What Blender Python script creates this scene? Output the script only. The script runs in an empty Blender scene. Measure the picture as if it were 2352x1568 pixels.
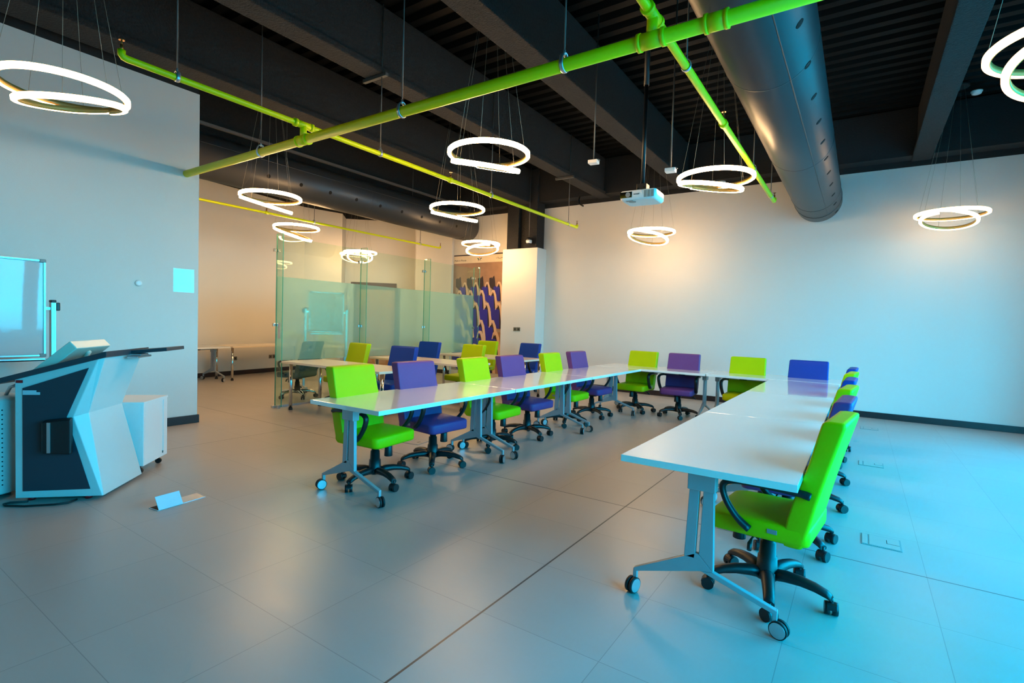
import bpy, bmesh, math, random
from mathutils import Vector, Matrix, Quaternion
random.seed(7)
S = bpy.context.scene
COL = S.collection
PI = math.pi
def R(d): return math.radians(d)

# ------------------------------------------------------------------ materials
def lin(c):
    return tuple(((v/255)/12.92 if v/255 <= .04045 else ((v/255+.055)/1.055)**2.4) for v in c)
def nodes(name):
    m = bpy.data.materials.new(name); m.use_nodes = True
    nt = m.node_tree; nt.nodes.clear()
    out = nt.nodes.new('ShaderNodeOutputMaterial')
    return m, nt, out
def mat(name, col, rough=.5, metal=0.0, var=.06, scale=14.0, bump=0.0, bscale=60.0, spec=.5, coat=0.0, srgb=True):
    m, nt, out = nodes(name); N = nt.nodes; L = nt.links
    b = N.new('ShaderNodeBsdfPrincipled'); L.new(b.outputs[0], out.inputs[0])
    c = lin(col) if srgb else col
    tc = N.new('ShaderNodeTexCoord'); nz = N.new('ShaderNodeTexNoise'); nz.inputs['Scale'].default_value = scale; nz.inputs['Detail'].default_value = 3
    L.new(tc.outputs['Object'], nz.inputs['Vector'])
    mx = N.new('ShaderNodeMix'); mx.data_type = 'RGBA'
    L.new(nz.outputs['Fac'], mx.inputs[0])
    mx.inputs[6].default_value = (*[max(0, v*(1-var)) for v in c], 1); mx.inputs[7].default_value = (*[min(1, v*(1+var)) for v in c], 1)
    L.new(mx.outputs[2], b.inputs['Base Color'])
    b.inputs['Roughness'].default_value = rough; b.inputs['Metallic'].default_value = metal
    b.inputs['Specular IOR Level'].default_value = spec; b.inputs['Coat Weight'].default_value = coat
    b.inputs['Coat Roughness'].default_value = .06
    if bump:
        n2 = N.new('ShaderNodeTexNoise'); n2.inputs['Scale'].default_value = bscale; n2.inputs['Detail'].default_value = 4
        L.new(tc.outputs['Object'], n2.inputs['Vector'])
        bp = N.new('ShaderNodeBump'); bp.inputs['Strength'].default_value = bump; bp.inputs['Distance'].default_value = .02
        L.new(n2.outputs['Fac'], bp.inputs['Height']); L.new(bp.outputs[0], b.inputs['Normal'])
    return m
def emis(name, col, strength):
    m, nt, out = nodes(name)
    e = nt.nodes.new('ShaderNodeEmission'); e.inputs[0].default_value = (*col, 1); e.inputs[1].default_value = strength
    nt.links.new(e.outputs[0], out.inputs[0]); return m

M = {}
M['wall'] = mat('white_paint', (210, 207, 200), .62, var=.02, scale=1.2, bump=.05, bscale=90)
M['wallblack'] = mat('black_painted_wall', (20, 21, 23), .85, var=.25, scale=5, bump=.4, bscale=40)
M['deck'] = mat('black_metal_deck', (8, 8, 8), .6, var=.2, scale=3, spec=.15)
M['fireproof'] = mat('black_sprayed_steel', (33, 32, 32), .9, var=.35, scale=30, bump=.9, bscale=55)
M['base'] = mat('dark_skirting', (34, 22, 24), .35, var=.15)
M['tabletop'] = mat('white_laminate', (240, 237, 230), .3, var=.012, scale=3, coat=1.0)
M['desktop'] = mat('warm_lit_laminate', (238, 222, 196), .3, var=.015, scale=3, coat=.5)  # white desk laminate with the warm lamp light mixed into its colour
for n_ in M['tabletop'].node_tree.nodes:
    if n_.type == 'BSDF_PRINCIPLED': n_.inputs['Coat IOR'].default_value = 1.75; n_.inputs['Coat Roughness'].default_value = .05
M['steel'] = mat('grey_painted_steel', (158, 164, 168), .35, .25, var=.04)
M['chrome'] = mat('polished_chrome', (210, 212, 214), .12, 1.0, var=.02)
M['black'] = mat('black_plastic', (22, 23, 25), .42, var=.15, scale=40, bump=.05, bscale=200)
M['rubber'] = mat('black_rubber', (16, 16, 17), .6)
M['green'] = mat('lime_green_vinyl', (172, 192, 0), .45, var=.05, scale=5, bump=.06, bscale=120, spec=.15)
M['purple'] = mat('purple_vinyl', (100, 58, 116), .45, var=.06, scale=5, bump=.06, bscale=120, spec=.25)
M['blue'] = mat('blue_vinyl', (2, 56, 142), .45, var=.06, scale=5, bump=.06, bscale=120, spec=.25)
M['greyfab'] = mat('grey_mesh_fabric', (70, 84, 88), .8, var=.1)
M['badge'] = mat('grey_badge', (150, 150, 150), .4, .3)
M['pipe'] = mat('lime_pipe_paint', (214, 220, 0), .4, var=.04, scale=8, spec=.3)
M['galv'] = mat('galvanised_steel', (190, 194, 198), .35, .8, var=.1, scale=30)
M['rod'] = mat('dark_steel_rod', (92, 92, 90), .45, .5)
M['brass'] = mat('brass', (150, 105, 50), .35, .8)
M['duct'] = mat('dark_grey_duct_paint', (48, 52, 56), .4, var=.06, scale=2, spec=.45)
M['hole'] = mat('nozzle_black', (4, 4, 4), .9)
M['white'] = mat('white_plastic', (228, 228, 226), .35, var=.02)
M['cream'] = mat('cream_metal', (214, 212, 196), .42, var=.02)
M['podium'] = mat('light_grey_metal', (196, 206, 204), .4, var=.02, scale=4)
M['dark'] = mat('charcoal_panel', (38, 52, 62), .5, var=.05)
M['desk'] = mat('charcoal_laminate', (44, 56, 64), .4, var=.06)
M['red'] = mat('red_plastic', (190, 10, 20), .3)
M['whiteboard'] = mat('gloss_whiteboard', (190, 196, 198), .025, var=.01, spec=.5)
M['alu'] = mat('satin_aluminium', (198, 202, 206), .3, .85, var=.03)
M['gold'] = mat('lamp_inner_face', (214, 176, 96), .4, .2, var=.03)
M['cable'] = mat('thin_steel_cable', (150, 146, 132), .4, .6)
M['doorframe'] = mat('brown_door_frame', (88, 72, 66), .5)
M['doorleaf'] = mat('orange_lit_door', (190, 130, 66), .45, var=.12, scale=6)  # orange glow of the lit doorway put into the leaf colour
M['paper'] = mat('white_card', (200, 200, 206), .7, spec=.2)
M['plate'] = mat('bronze_grey_plate', (120, 112, 98), .4, .5)
M['lens'] = mat('dark_lens', (10, 12, 16), .08, spec=.8)
M['vent'] = mat('grey_vent', (130, 140, 138), .5)
M['concrete'] = mat('pale_paving', (176, 170, 160), .9, var=.15, scale=2)
M['bark'] = mat('palm_bark', (70, 62, 54), .9, var=.4, scale=20, bump=.8, bscale=20)
M['leaf'] = mat('palm_leaf', (60, 90, 50), .6)
M['frame'] = mat('dark_window_frame', (50, 54, 58), .45, .4)
M['pbeige'] = mat('print_beige', (206, 176, 150), .5, var=.05)
M['pbrown'] = mat('print_brown', (150, 118, 96), .5, var=.3, scale=4)
M['pdark'] = mat('print_dark', (40, 30, 40), .5, var=.3)
M['pblue'] = mat('print_blue', (28, 30, 150), .5, var=.15, scale=6)
M['pgrey'] = mat('print_step_grey', (150, 138, 128), .5, var=.1)
M['pcream'] = mat('print_cream', (222, 206, 178), .5)
M['ink'] = mat('black_ink', (26, 22, 40), .5)
M['inkgrey'] = mat('grey_ink', (120, 110, 108), .5)
M['tgreen'] = mat('ink_green', (0, 150, 96), .5); M['torange'] = mat('ink_orange', (232, 140, 20), .5); M['tteal'] = mat('ink_teal', (0, 130, 140), .5)
LEDC = (1.0, .60, .28)
M['led'] = emis('warm_led_diffuser', LEDC, 76.0)
M['led_mid'] = emis('warm_led_diffuser_dimmed', LEDC, 22.0)
M['led_side'] = emis('warm_led_diffuser_side', LEDC, 17.0)
M['led_half'] = emis('warm_led_diffuser_half', LEDC, 58.0)
M['led_low'] = emis('warm_led_diffuser_low', LEDC, 8.0)

def floor_mat():
    m, nt, out = nodes('grey_porcelain_tiles'); N = nt.nodes; L = nt.links
    b = N.new('ShaderNodeBsdfPrincipled'); L.new(b.outputs[0], out.inputs[0])
    g = N.new('ShaderNodeNewGeometry'); sp = N.new('ShaderNodeSeparateXYZ'); L.new(g.outputs['Position'], sp.inputs[0])
    def mth(op, a, bb=None, cl=False):
        n = N.new('ShaderNodeMath'); n.operation = op; n.use_clamp = cl
        for i, v in enumerate((a, bb)):
            if v is None: continue
            if isinstance(v, (int, float)): n.inputs[i].default_value = v
            else: L.new(v, n.inputs[i])
        return n.outputs[0]
    T = .6044
    def grid(sock, off, w):
        f = mth('FRACT', mth('ADD', mth('DIVIDE', mth('SUBTRACT', sock, off), T), 40.5))
        d = mth('MULTIPLY', mth('ABSOLUTE', mth('SUBTRACT', f, .5)), T)
        return mth('LESS_THAN', d, w)
    def line(sock, pos, w):
        return mth('LESS_THAN', mth('ABSOLUTE', mth('SUBTRACT', sock, pos)), w)
    X, Y = sp.outputs[0], sp.outputs[1]
    fine = mth('MAXIMUM', grid(X, -1.437, .0016), grid(Y, .733, .0016))
    major = mth('MAXIMUM', mth('MAXIMUM', line(X, -1.437, .0055), line(X, -5.745, .004)), line(Y, 3.755, .0045))
    # tile-to-tile variation
    fx = mth('FLOOR', mth('DIVIDE', mth('ADD', X, 1.437+T*40), T)); fy = mth('FLOOR', mth('DIVIDE', mth('ADD', Y, -.733+T*40), T))
    cm = N.new('ShaderNodeCombineXYZ'); L.new(fx, cm.inputs[0]); L.new(fy, cm.inputs[1])
    wn = N.new('ShaderNodeTexWhiteNoise'); wn.noise_dimensions = '2D'; L.new(cm.outputs[0], wn.inputs['Vector'])
    nz = N.new('ShaderNodeTexNoise'); nz.inputs['Scale'].default_value = 1.6; nz.inputs['Detail'].default_value = 5
    mp = N.new('ShaderNodeMapping'); mp.inputs['Scale'].default_value = (1, 4, 1); L.new(g.outputs['Position'], mp.inputs[0]); L.new(mp.outputs[0], nz.inputs['Vector'])
    v = mth('ADD', mth('MULTIPLY', wn.outputs['Value'], .10), mth('MULTIPLY', nz.outputs['Fac'], .22))
    mx = N.new('ShaderNodeMix'); mx.data_type = 'RGBA'; L.new(v, mx.inputs[0])
    mx.inputs[6].default_value = (.36, .33, .30, 1); mx.inputs[7].default_value = (.54, .50, .46, 1)
    m2 = N.new('ShaderNodeMix'); m2.data_type = 'RGBA'; L.new(mth('MULTIPLY', fine, .5), m2.inputs[0]); L.new(mx.outputs[2], m2.inputs[6]); m2.inputs[7].default_value = (.12, .11, .105, 1)
    m3 = N.new('ShaderNodeMix'); m3.data_type = 'RGBA'; L.new(mth('MULTIPLY', major, .92), m3.inputs[0]); L.new(m2.outputs[2], m3.inputs[6]); m3.inputs[7].default_value = (.022, .02, .02, 1)
    L.new(m3.outputs[2], b.inputs['Base Color'])
    rr = mth('ADD', mth('MULTIPLY', nz.outputs['Fac'], .14), .26); L.new(rr, b.inputs['Roughness'])
    b.inputs['Specular IOR Level'].default_value = .4
    return m
M['floor'] = floor_mat()

def schlick(N, L, f0=.04):
    lw = N.new('ShaderNodeLayerWeight'); lw.inputs[0].default_value = .5
    p = N.new('ShaderNodeMath'); p.operation = 'POWER'; p.inputs[1].default_value = 5; L.new(lw.outputs['Facing'], p.inputs[0])
    a = N.new('ShaderNodeMath'); a.operation = 'MULTIPLY_ADD'; a.inputs[1].default_value = 1-f0; a.inputs[2].default_value = f0; L.new(p.outputs[0], a.inputs[0])
    return a.outputs[0]
def glass_mat(name, tint, refl=1.0):
    m, nt, out = nodes(name); N = nt.nodes; L = nt.links
    tr = N.new('ShaderNodeBsdfTransparent'); tr.inputs[0].default_value = (*tint, 1)
    gl = N.new('ShaderNodeBsdfGlossy'); gl.inputs['Roughness'].default_value = .0; gl.inputs[0].default_value = (.9, 1, .95, 1)
    fr = schlick(N, L)
    mm = N.new('ShaderNodeMath'); mm.operation = 'MULTIPLY'; mm.inputs[1].default_value = refl
    L.new(fr, mm.inputs[0])
    mx = N.new('ShaderNodeMixShader'); L.new(mm.outputs[0], mx.inputs[0]); L.new(tr.outputs[0], mx.inputs[1]); L.new(gl.outputs[0], mx.inputs[2])
    L.new(mx.outputs[0], out.inputs[0]); return m
M['glass'] = glass_mat('clear_greenish_glass', (.89, .965, .92))
M['glassedge'] = mat('green_glass_edge', (70, 150, 120), .15, var=.05)
M['pane'] = glass_mat('window_pane', (.97, .98, .98), .8)
M['sleeve'] = glass_mat('clear_plastic_sleeve', (.96, .97, .96), 1.0)
def frost_mat():
    m, nt, out = nodes('frosted_film'); N = nt.nodes; L = nt.links
    rf = N.new('ShaderNodeBsdfRefraction'); rf.inputs['Roughness'].default_value = .22; rf.inputs['IOR'].default_value = 1.02; rf.inputs[0].default_value = (.80, .98, .88, 1)
    tl = N.new('ShaderNodeBsdfTranslucent'); tl.inputs[0].default_value = (.52, .88, .68, 1)
    df = N.new('ShaderNodeBsdfDiffuse'); df.inputs[0].default_value = (.40, .72, .56, 1)
    gl = N.new('ShaderNodeBsdfGlossy'); gl.inputs['Roughness'].default_value = .03; gl.inputs[0].default_value = (.9, 1, .95, 1)
    nz = N.new('ShaderNodeTexNoise'); nz.inputs['Scale'].default_value = 300
    a = N.new('ShaderNodeMixShader'); a.inputs[0].default_value = .5; L.new(tl.outputs[0], a.inputs[1]); L.new(df.outputs[0], a.inputs[2])
    c = N.new('ShaderNodeMixShader'); c.inputs[0].default_value = .42; tp = N.new('ShaderNodeBsdfTransparent'); tp.inputs[0].default_value = (.85, .97, .9, 1); rt = N.new('ShaderNodeMixShader'); rt.inputs[0].default_value = .2; L.new(rf.outputs[0], rt.inputs[1]); L.new(tp.outputs[0], rt.inputs[2]); L.new(rt.outputs[0], c.inputs[1]); L.new(a.outputs[0], c.inputs[2])
    fr = schlick(N, L, .05)
    d = N.new('ShaderNodeMixShader'); L.new(fr, d.inputs[0]); L.new(c.outputs[0], d.inputs[1]); L.new(gl.outputs[0], d.inputs[2])
    L.new(d.outputs[0], out.inputs[0]); return m
M['frost'] = frost_mat()

# ------------------------------------------------------------------ mesh builder
class MB:
    def __init__(s): s.v = []; s.f = []; s.m = []; s.sm = []
    def add(s, vs, fs, mi=0, smooth=False, T=None):
        o = len(s.v)
        for p in vs:
            p = Vector(p)
            s.v.append(tuple(T @ p) if T is not None else tuple(p))
        for f in fs: s.f.append([i+o for i in f]); s.m.append(mi); s.sm.append(smooth)
        return s
    def box(s, c, d, mi=0, T=None):
        x, y, z = c; a, b, e = d[0]/2, d[1]/2, d[2]/2
        vs = [(x+i*a, y+j*b, z+k*e) for i in (-1, 1) for j in (-1, 1) for k in (-1, 1)]
        return s.add(vs, [(0, 1, 3, 2), (4, 6, 7, 5), (0, 4, 5, 1), (2, 3, 7, 6), (0, 2, 6, 4), (1, 5, 7, 3)], mi, False, T)
    def bb(s, x0, x1, y0, y1, z0, z1, mi=0, T=None):
        return s.box(((x0+x1)/2, (y0+y1)/2, (z0+z1)/2), (abs(x1-x0), abs(y1-y0), abs(z1-z0)), mi, T)
    def loft(s, rings, mi=0, smooth=True, cap=True, T=None, closed=False):
        n = len(rings[0]); vs = [p for r in rings for p in r]; fs = []
        k = len(rings)
        for i in range(k if closed else k-1):
            a = i*n; b = ((i+1) % k)*n
            for j in range(n): fs.append((a+j, a+(j+1) % n, b+(j+1) % n, b+j))
        s.add(vs, fs, mi, smooth, T)
        if cap and not closed:
            o = len(s.v)-len(vs)
            s.f.append([o+j for j in range(n)][::-1]); s.m.append(mi); s.sm.append(False)
            s.f.append([o+(k-1)*n+j for j in range(n)]); s.m.append(mi); s.sm.append(False)
        return s
    def cyl(s, p0, p1, r0, r1=None, n=16, mi=0, smooth=True, T=None):
        return s.tube([p0, p1], r0, n, mi, T, r1=r1, smooth=smooth)
    def tube(s, path, r, n=10, mi=0, T=None, r1=None, smooth=True, closed=False, sx=1.0, sy=1.0, up=None):
        P = [Vector(p) for p in path]; k = len(P); rings = []
        prev = None
        for i in range(k):
            if closed: t = (P[(i+1) % k]-P[(i-1) % k])
            elif i == 0: t = P[1]-P[0]
            elif i == k-1: t = P[-1]-P[-2]
            else: t = (P[i+1]-P[i]).normalized()+(P[i]-P[i-1]).normalized()
            t.normalize()
            if up is not None: u = Vector(up) - t*Vector(up).dot(t)
            elif prev is None: u = Vector((0, 0, 1)) if abs(t.z) < .9 else Vector((1, 0, 0)); u = u - t*u.dot(t)
            else: u = prev - t*prev.dot(t)
            u.normalize(); prev = u; w = t.cross(u)
            rad = r[i] if isinstance(r, (list, tuple)) else (r if r1 is None else r+(r1-r)*i/(k-1))
            rings.append([P[i]+u*(rad*sy*math.cos(2*PI*j/n))+w*(rad*sx*math.sin(2*PI*j/n)) for j in range(n)])
        return s.loft(rings, mi, smooth, True, T, closed)
    def prism(s, poly, axis, a, b, mi=0, T=None):
        # poly in the two other axes (x->(y,z), y->(x,z), z->(x,y))
        def P(q, h): return {'x': (h, q[0], q[1]), 'y': (q[0], h, q[1]), 'z': (q[0], q[1], h)}[axis]
        n = len(poly); vs = [P(q, a) for q in poly]+[P(q, b) for q in poly]
        fs = [list(range(n))[::-1], [n+i for i in range(n)]]+[(i, (i+1) % n, n+(i+1) % n, n+i) for i in range(n)]
        return s.add(vs, fs, mi, False, T)
    def lathe(s, prof, c=(0, 0, 0), n=24, mi=0, T=None, smooth=True):
        rings = [[(c[0]+r*math.cos(2*PI*j/n), c[1]+r*math.sin(2*PI*j/n), c[2]+z) for j in range(n)] for r, z in prof]
        return s.loft(rings, mi, smooth, True, T)
    def quad(s, pts, mi=0, T=None): return s.add(pts, [tuple(range(len(pts)))], mi, False, T)
    def mesh(s, name, mats):
        me = bpy.data.meshes.new(name); me.from_pydata(s.v, [], s.f)
        for m in (mats if isinstance(mats, (list, tuple)) else [mats]): me.materials.append(m)
        me.polygons.foreach_set('material_index', s.m); me.polygons.foreach_set('use_smooth', s.sm)
        bm = bmesh.new(); bm.from_mesh(me); bmesh.ops.recalc_face_normals(bm, faces=bm.faces[:]); bm.to_mesh(me); bm.free()
        me.update(); return me
    def build(s, name, mats, parent=None, bevel=0, loc=None, rot=None, segs=2):
        o = bpy.data.objects.new(name, s.mesh(name, mats)); COL.objects.link(o)
        if parent is not None: o.parent = parent
        if loc is not None: o.location = loc
        if rot is not None: o.rotation_euler = rot
        if bevel:
            b = o.modifiers.new('bevel', 'BEVEL'); b.width = bevel; b.segments = segs; b.limit_method = 'ANGLE'; b.angle_limit = R(35)
            b.harden_normals = False
        return o
def tag(o, label=None, cat=None, group=None, kind=None):
    if label: o['label'] = label
    if cat: o['category'] = cat
    if group: o['group'] = group
    if kind: o['kind'] = kind
    return o
def thing(name, label, cat, loc=(0, 0, 0), rz=0, group=None):
    o = bpy.data.objects.new(name, None); COL.objects.link(o); o.empty_display_size = .1
    o.location = loc; o.rotation_euler = (0, 0, rz)
    return tag(o, label, cat, group)
def struct(name, mb, m, bevel=0): return tag(mb.build(name, m, None, bevel), kind='structure')
def dup(root, loc, rz, label, group=None, name=None):
    r = root.copy(); COL.objects.link(r); r.location = loc; r.rotation_euler = (0, 0, rz); r['label'] = label
    if group: r['group'] = group
    for ch in list(root.children):
        c = ch.copy(); COL.objects.link(c); c.parent = r
        for g in list(ch.children):
            d = g.copy(); COL.objects.link(d); d.parent = c
    return r
def rrect(w, d, r, n=8, cx=0, cy=0, z=0, bend=0):
    pts = []
    r = min(r, w/2-.001, d/2-.001)
    for k, (sx, sy) in enumerate(((1, 1), (-1, 1), (-1, -1), (1, -1))):
        for i in range(n):
            a = PI/2*k+PI/2*i/(n-1)
            x = sx*(w/2-r)+r*math.cos(a); y = sy*(d/2-r)+r*math.sin(a)
            pts.append((cx+x+bend*y*y, cy+y, z))
    return pts
def text(name, body, size, m, parent, loc, rot, align='CENTER', extrude=.0008):
    c = bpy.data.curves.new(name, 'FONT'); c.body = body; c.size = size; c.extrude = extrude; c.align_x = align; c.align_y = 'CENTER'
    c.materials.append(m)
    tmp = bpy.data.objects.new(name, c); COL.objects.link(tmp); bpy.context.view_layer.update()
    me = bpy.data.meshes.new_from_object(tmp.evaluated_get(bpy.context.evaluated_depsgraph_get()))
    bpy.data.objects.remove(tmp); bpy.data.curves.remove(c)
    me.name = name
    o = bpy.data.objects.new(name, me); COL.objects.link(o); o.parent = parent; o.location = loc; o.rotation_euler = rot
    return o

# ------------------------------------------------------------------ camera
HC = 1.38
yaw, pit, rol, fpx = -0.593546, -0.0353679, 0.0302368, 1184.82
cy_, sy_ = math.cos(yaw), math.sin(yaw)
f0 = Vector((sy_, cy_, 0)); r0 = Vector((cy_, -sy_, 0)); up = Vector((0, 0, 1))
Fw = f0*math.cos(pit)+up*math.sin(pit); u1 = -f0*math.sin(pit)+up*math.cos(pit)
rr_ = r0*math.cos(rol)+u1*math.sin(rol); uu_ = -r0*math.sin(rol)+u1*math.cos(rol)
cam = bpy.data.cameras.new('camera'); co = bpy.data.objects.new('camera', cam); COL.objects.link(co)
mw = Matrix.Identity(4)
for i in range(3): mw[i][0] = rr_[i]; mw[i][1] = uu_[i]; mw[i][2] = -Fw[i]; mw[i][3] = (0, 0, HC)[i]
co.matrix_world = mw
cam.sensor_width = 36; cam.lens = fpx*36/2352; cam.clip_start = .05; cam.clip_end = 200
S.camera = co

# ------------------------------------------------------------------ setting
XL, YB, XR, YF = -6.94, 10.35, 2.62, -4.0
WT, DK = 4.1, 4.88
YW, YE = .1, 8.8
RP = [(-11.4, 3.0), (-12.19, 8.2), (-11.96, 9.20), (-12.46, 9.71), (-11.0, 11.04), (-10.2, 10.28), (-8.9, 10.28)]   # recess wall plan
struct('floor', MB().bb(-14, XR+.2, YF-.2, YB+1.3, -.12, 0), M['floor'])
# corrugated ceiling deck (ribs run across the room)
pr = []; y = YF-.1
while y < YB+1.3:
    pr += [(y, DK), (y+.10, DK), (y+.125, DK+.07), (y+.205, DK+.07)]; y += .23
top = [(p[0], DK+.2) for p in (pr[-1], pr[0])]
struct('ceiling', MB().prism(pr+top, 'x', -14, XR+.1), M['deck'])
def wall(name, segs, m):
    mb = MB()
    for a in segs: mb.bb(*a)
    return struct(name, mb, m)
wall('wall_left', [(XL-.14, XL, YF, 3.18, 0, WT)], M['wall'])
wall('wall_left_upper', [(XL-.14, XL, YF, 3.17, WT, DK-.002)], M['wallblack'])
wall('wall_back', [(-8.9, XR+.1, YB, YB+.14, 0, 4.045)], M['wall'])
wall('wall_back_upper', [(-8.9, XR+.1, YB-.012, YB+.14, 4.045, DK-.002)], M['wallblack'])
wall('wall_front', [(-11.4, XR, YF-.14, YF, 0, WT)], M['wall'])
wall('wall_front_upper', [(-14, XR+.1, YF-.14, YF, WT, DK-.002)], M['wallblack'])
wall('wall_right', [(XR, XR+.14, YE, YB, 0, WT), (XR, XR+.14, YF, YE, 3.3, WT), (XR, XR+.14, YF, YW, 0, 3.3)], M['wall'])
wall('wall_right_upper', [(XR, XR+.14, YF, YB, WT, DK-.002)], M['wallblack'])
def thickpoly(pts, z0, z1, t=.12):
    mb = MB()
    for (a, b) in zip(pts[:-1], pts[1:]):
        d = Vector((b[0]-a[0], b[1]-a[1], 0)); n = Vector((-d.y, d.x, 0)).normalized()*t
        q = [(a[0], a[1]), (b[0], b[1]), (b[0]+n.x, b[1]+n.y), (a[0]+n.x, a[1]+n.y)]
        mb.prism(q, 'z', z0, z1)
    return mb
struct('wall_recess', thickpoly(RP, 0, 4.25), M['wall'])
struct('wall_recess_upper', thickpoly(RP, 4.25, DK-.002), M['wallblack'])
wall('wall_recess_near', [(-11.5, XL-.14, 2.86, 3.0, 0, 4.25)], M['wall'])
# skirtings
struct('baseboard_left', MB().bb(XL, XL+.018, YF, 3.18, 0, .103).bb(XL-.14, XL+.018, 3.18, 3.198, 0, .103), M['base'], .003)
struct('baseboard_back', MB().bb(-6.1, XR, YB-.018, YB, 0, .10), M['base'], .003)
bb = MB()
for (a, b) in zip(RP[:-1], RP[1:]):
    d = Vector((b[0]-a[0], b[1]-a[1], 0)); n = Vector((d.y, -d.x, 0)).normalized()*.018
    bb.prism([a, b, (b[0]+n.x, b[1]+n.y), (a[0]+n.x, a[1]+n.y)], 'z', 0, .10)
struct('baseboard_recess', bb, M['base'])
# beams
def beam(x0, x1, zb=4.12):
    mb = MB().bb(x0+.04, x1-.04, YF, YB-.02, zb+.07, DK).bb(x0, x1, YF, YB-.02, zb, zb+.07)
    return struct('ceiling_beam', mb, M['fireproof'], .012)
for a, b in ((-6.76, -6.33), (-4.82, -4.54), (-3.11, -2.82), (.54, .79), (-8.9, -8.55)): beam(a, b)
struct('ceiling_beam', MB().bb(-8.9, XR, YB-.30, YB-.02, 4.14, DK-.01), M['wallblack'])
# windows of the right side and of the near side
def window(n, axis, c, a, b, z0, z1):
    f = MB(); t = .06
    def bx(u0, u1, v0, v1, mi=0, th=.09):
        if axis == 'x': f.bb(c-th/2, c+th/2, u0, u1, v0, v1, mi)
        else: f.bb(u0, u1, c-th/2, c+th/2, v0, v1, mi)
    bx(a, a+t, z0, z1); bx(b-t, b, z0, z1); bx(a+t, b-t, z0, z0+t); bx(a+t, b-t, z1-t, z1); 
    w = struct('window_%d' % n, f, M['frame'])
    p = MB()
    if axis == 'x': p.bb(c-.005, c+.005, a+t, b-t, z0+t, z1-t)
    else: p.bb(a+t, b-t, c-.005, c+.005, z0+t, z1-t)
    p.build('pane', M['pane'], w)
ys = [YW+i*(YE-YW)/4 for i in range(5)]
for i in range(4): window(i+1, 'x', XR+.07, ys[i], ys[i+1], 0, 3.3)
# pillar: boxed foot and bare steel above
struct('pillar_casing', MB().bb(-7.05, -6.10, 9.95, YB, 0, 3.1), M['wall'], .004)
st = MB()
st.bb(-6.98, -6.66, 10.0, YB-.02, 3.1, DK-.01).bb(-6.48, -6.16, 10.0, YB-.02, 3.1, DK-.01).bb(-6.66, -6.48, 10.12, 10.2, 3.1, DK-.01)
struct('steel_pillar', st, M['fireproof'], .01)
# door in the recess
dA, dB = Vector((-12.46, 9.71, 0)), Vector((-11.0, 11.04, 0)); dd = (dB-dA).normalized(); dn = Vector((dd.y, -dd.x, 0))
D0 = dA+dd*.17
TD = Matrix(((dd.x, dn.x, 0, D0.x), (dd.y, dn.y, 0, D0.y), (0, 0, 1, 0), (0, 0, 0, 1)))
dr = struct('door_1', MB().bb(0, .14, 0, .03, 0, 2.44, 0, TD).bb(1.16, 1.30, 0, .03, 0, 2.44, 0, TD).bb(.14, 1.16, 0, .03, 2.24, 2.44, 0, TD), M['doorframe'])
MB().bb(.14, 1.16, .002, .02, 0, 2.24, 0, TD).build('door_leaf', M['doorleaf'], dr)

# ------------------------------------------------------------------ outside
tag(MB().bb(XR+.2, 40, -30, 40, -.2, -.14).build('pavement', M['concrete']), kind='structure')
pt = thing('palm_tree', 'palm tree outside the window wall, mirrored in the mobile whiteboard', 'tree', (6.2, 4.42, -.14))
path = [(0, 0, 0), (.06, .02, 1), (.1, .05, 2), (.02, .1, 3.2), (-.1, .1, 4.6), (-.1, .15, 6)]
fine = []; rad = []
for a, b in zip(path[:-1], path[1:]):
    for i in range(8):
        t = i/8; fine.append(tuple(a[j]+(b[j]-a[j])*t for j in range(3))); rad.append(.15+(.025 if i % 2 else 0))
MB().tube(fine, rad, 12).build('trunk', M['bark'], pt)
lf = MB()
for k in range(12):
    a = 2*PI*k/12; pp = [(math.cos(a)*t*1.8-.1, math.sin(a)*t*1.8+.15, 5.9+.7*t-1.5*t*t) for t in (0, .25, .5, .75, 1)]
    lf.tube(pp, [.04, .16, .18, .12, .01], 6, sx=1.0, sy=.1)
lf.build('fronds', M['leaf'], pt)

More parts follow.
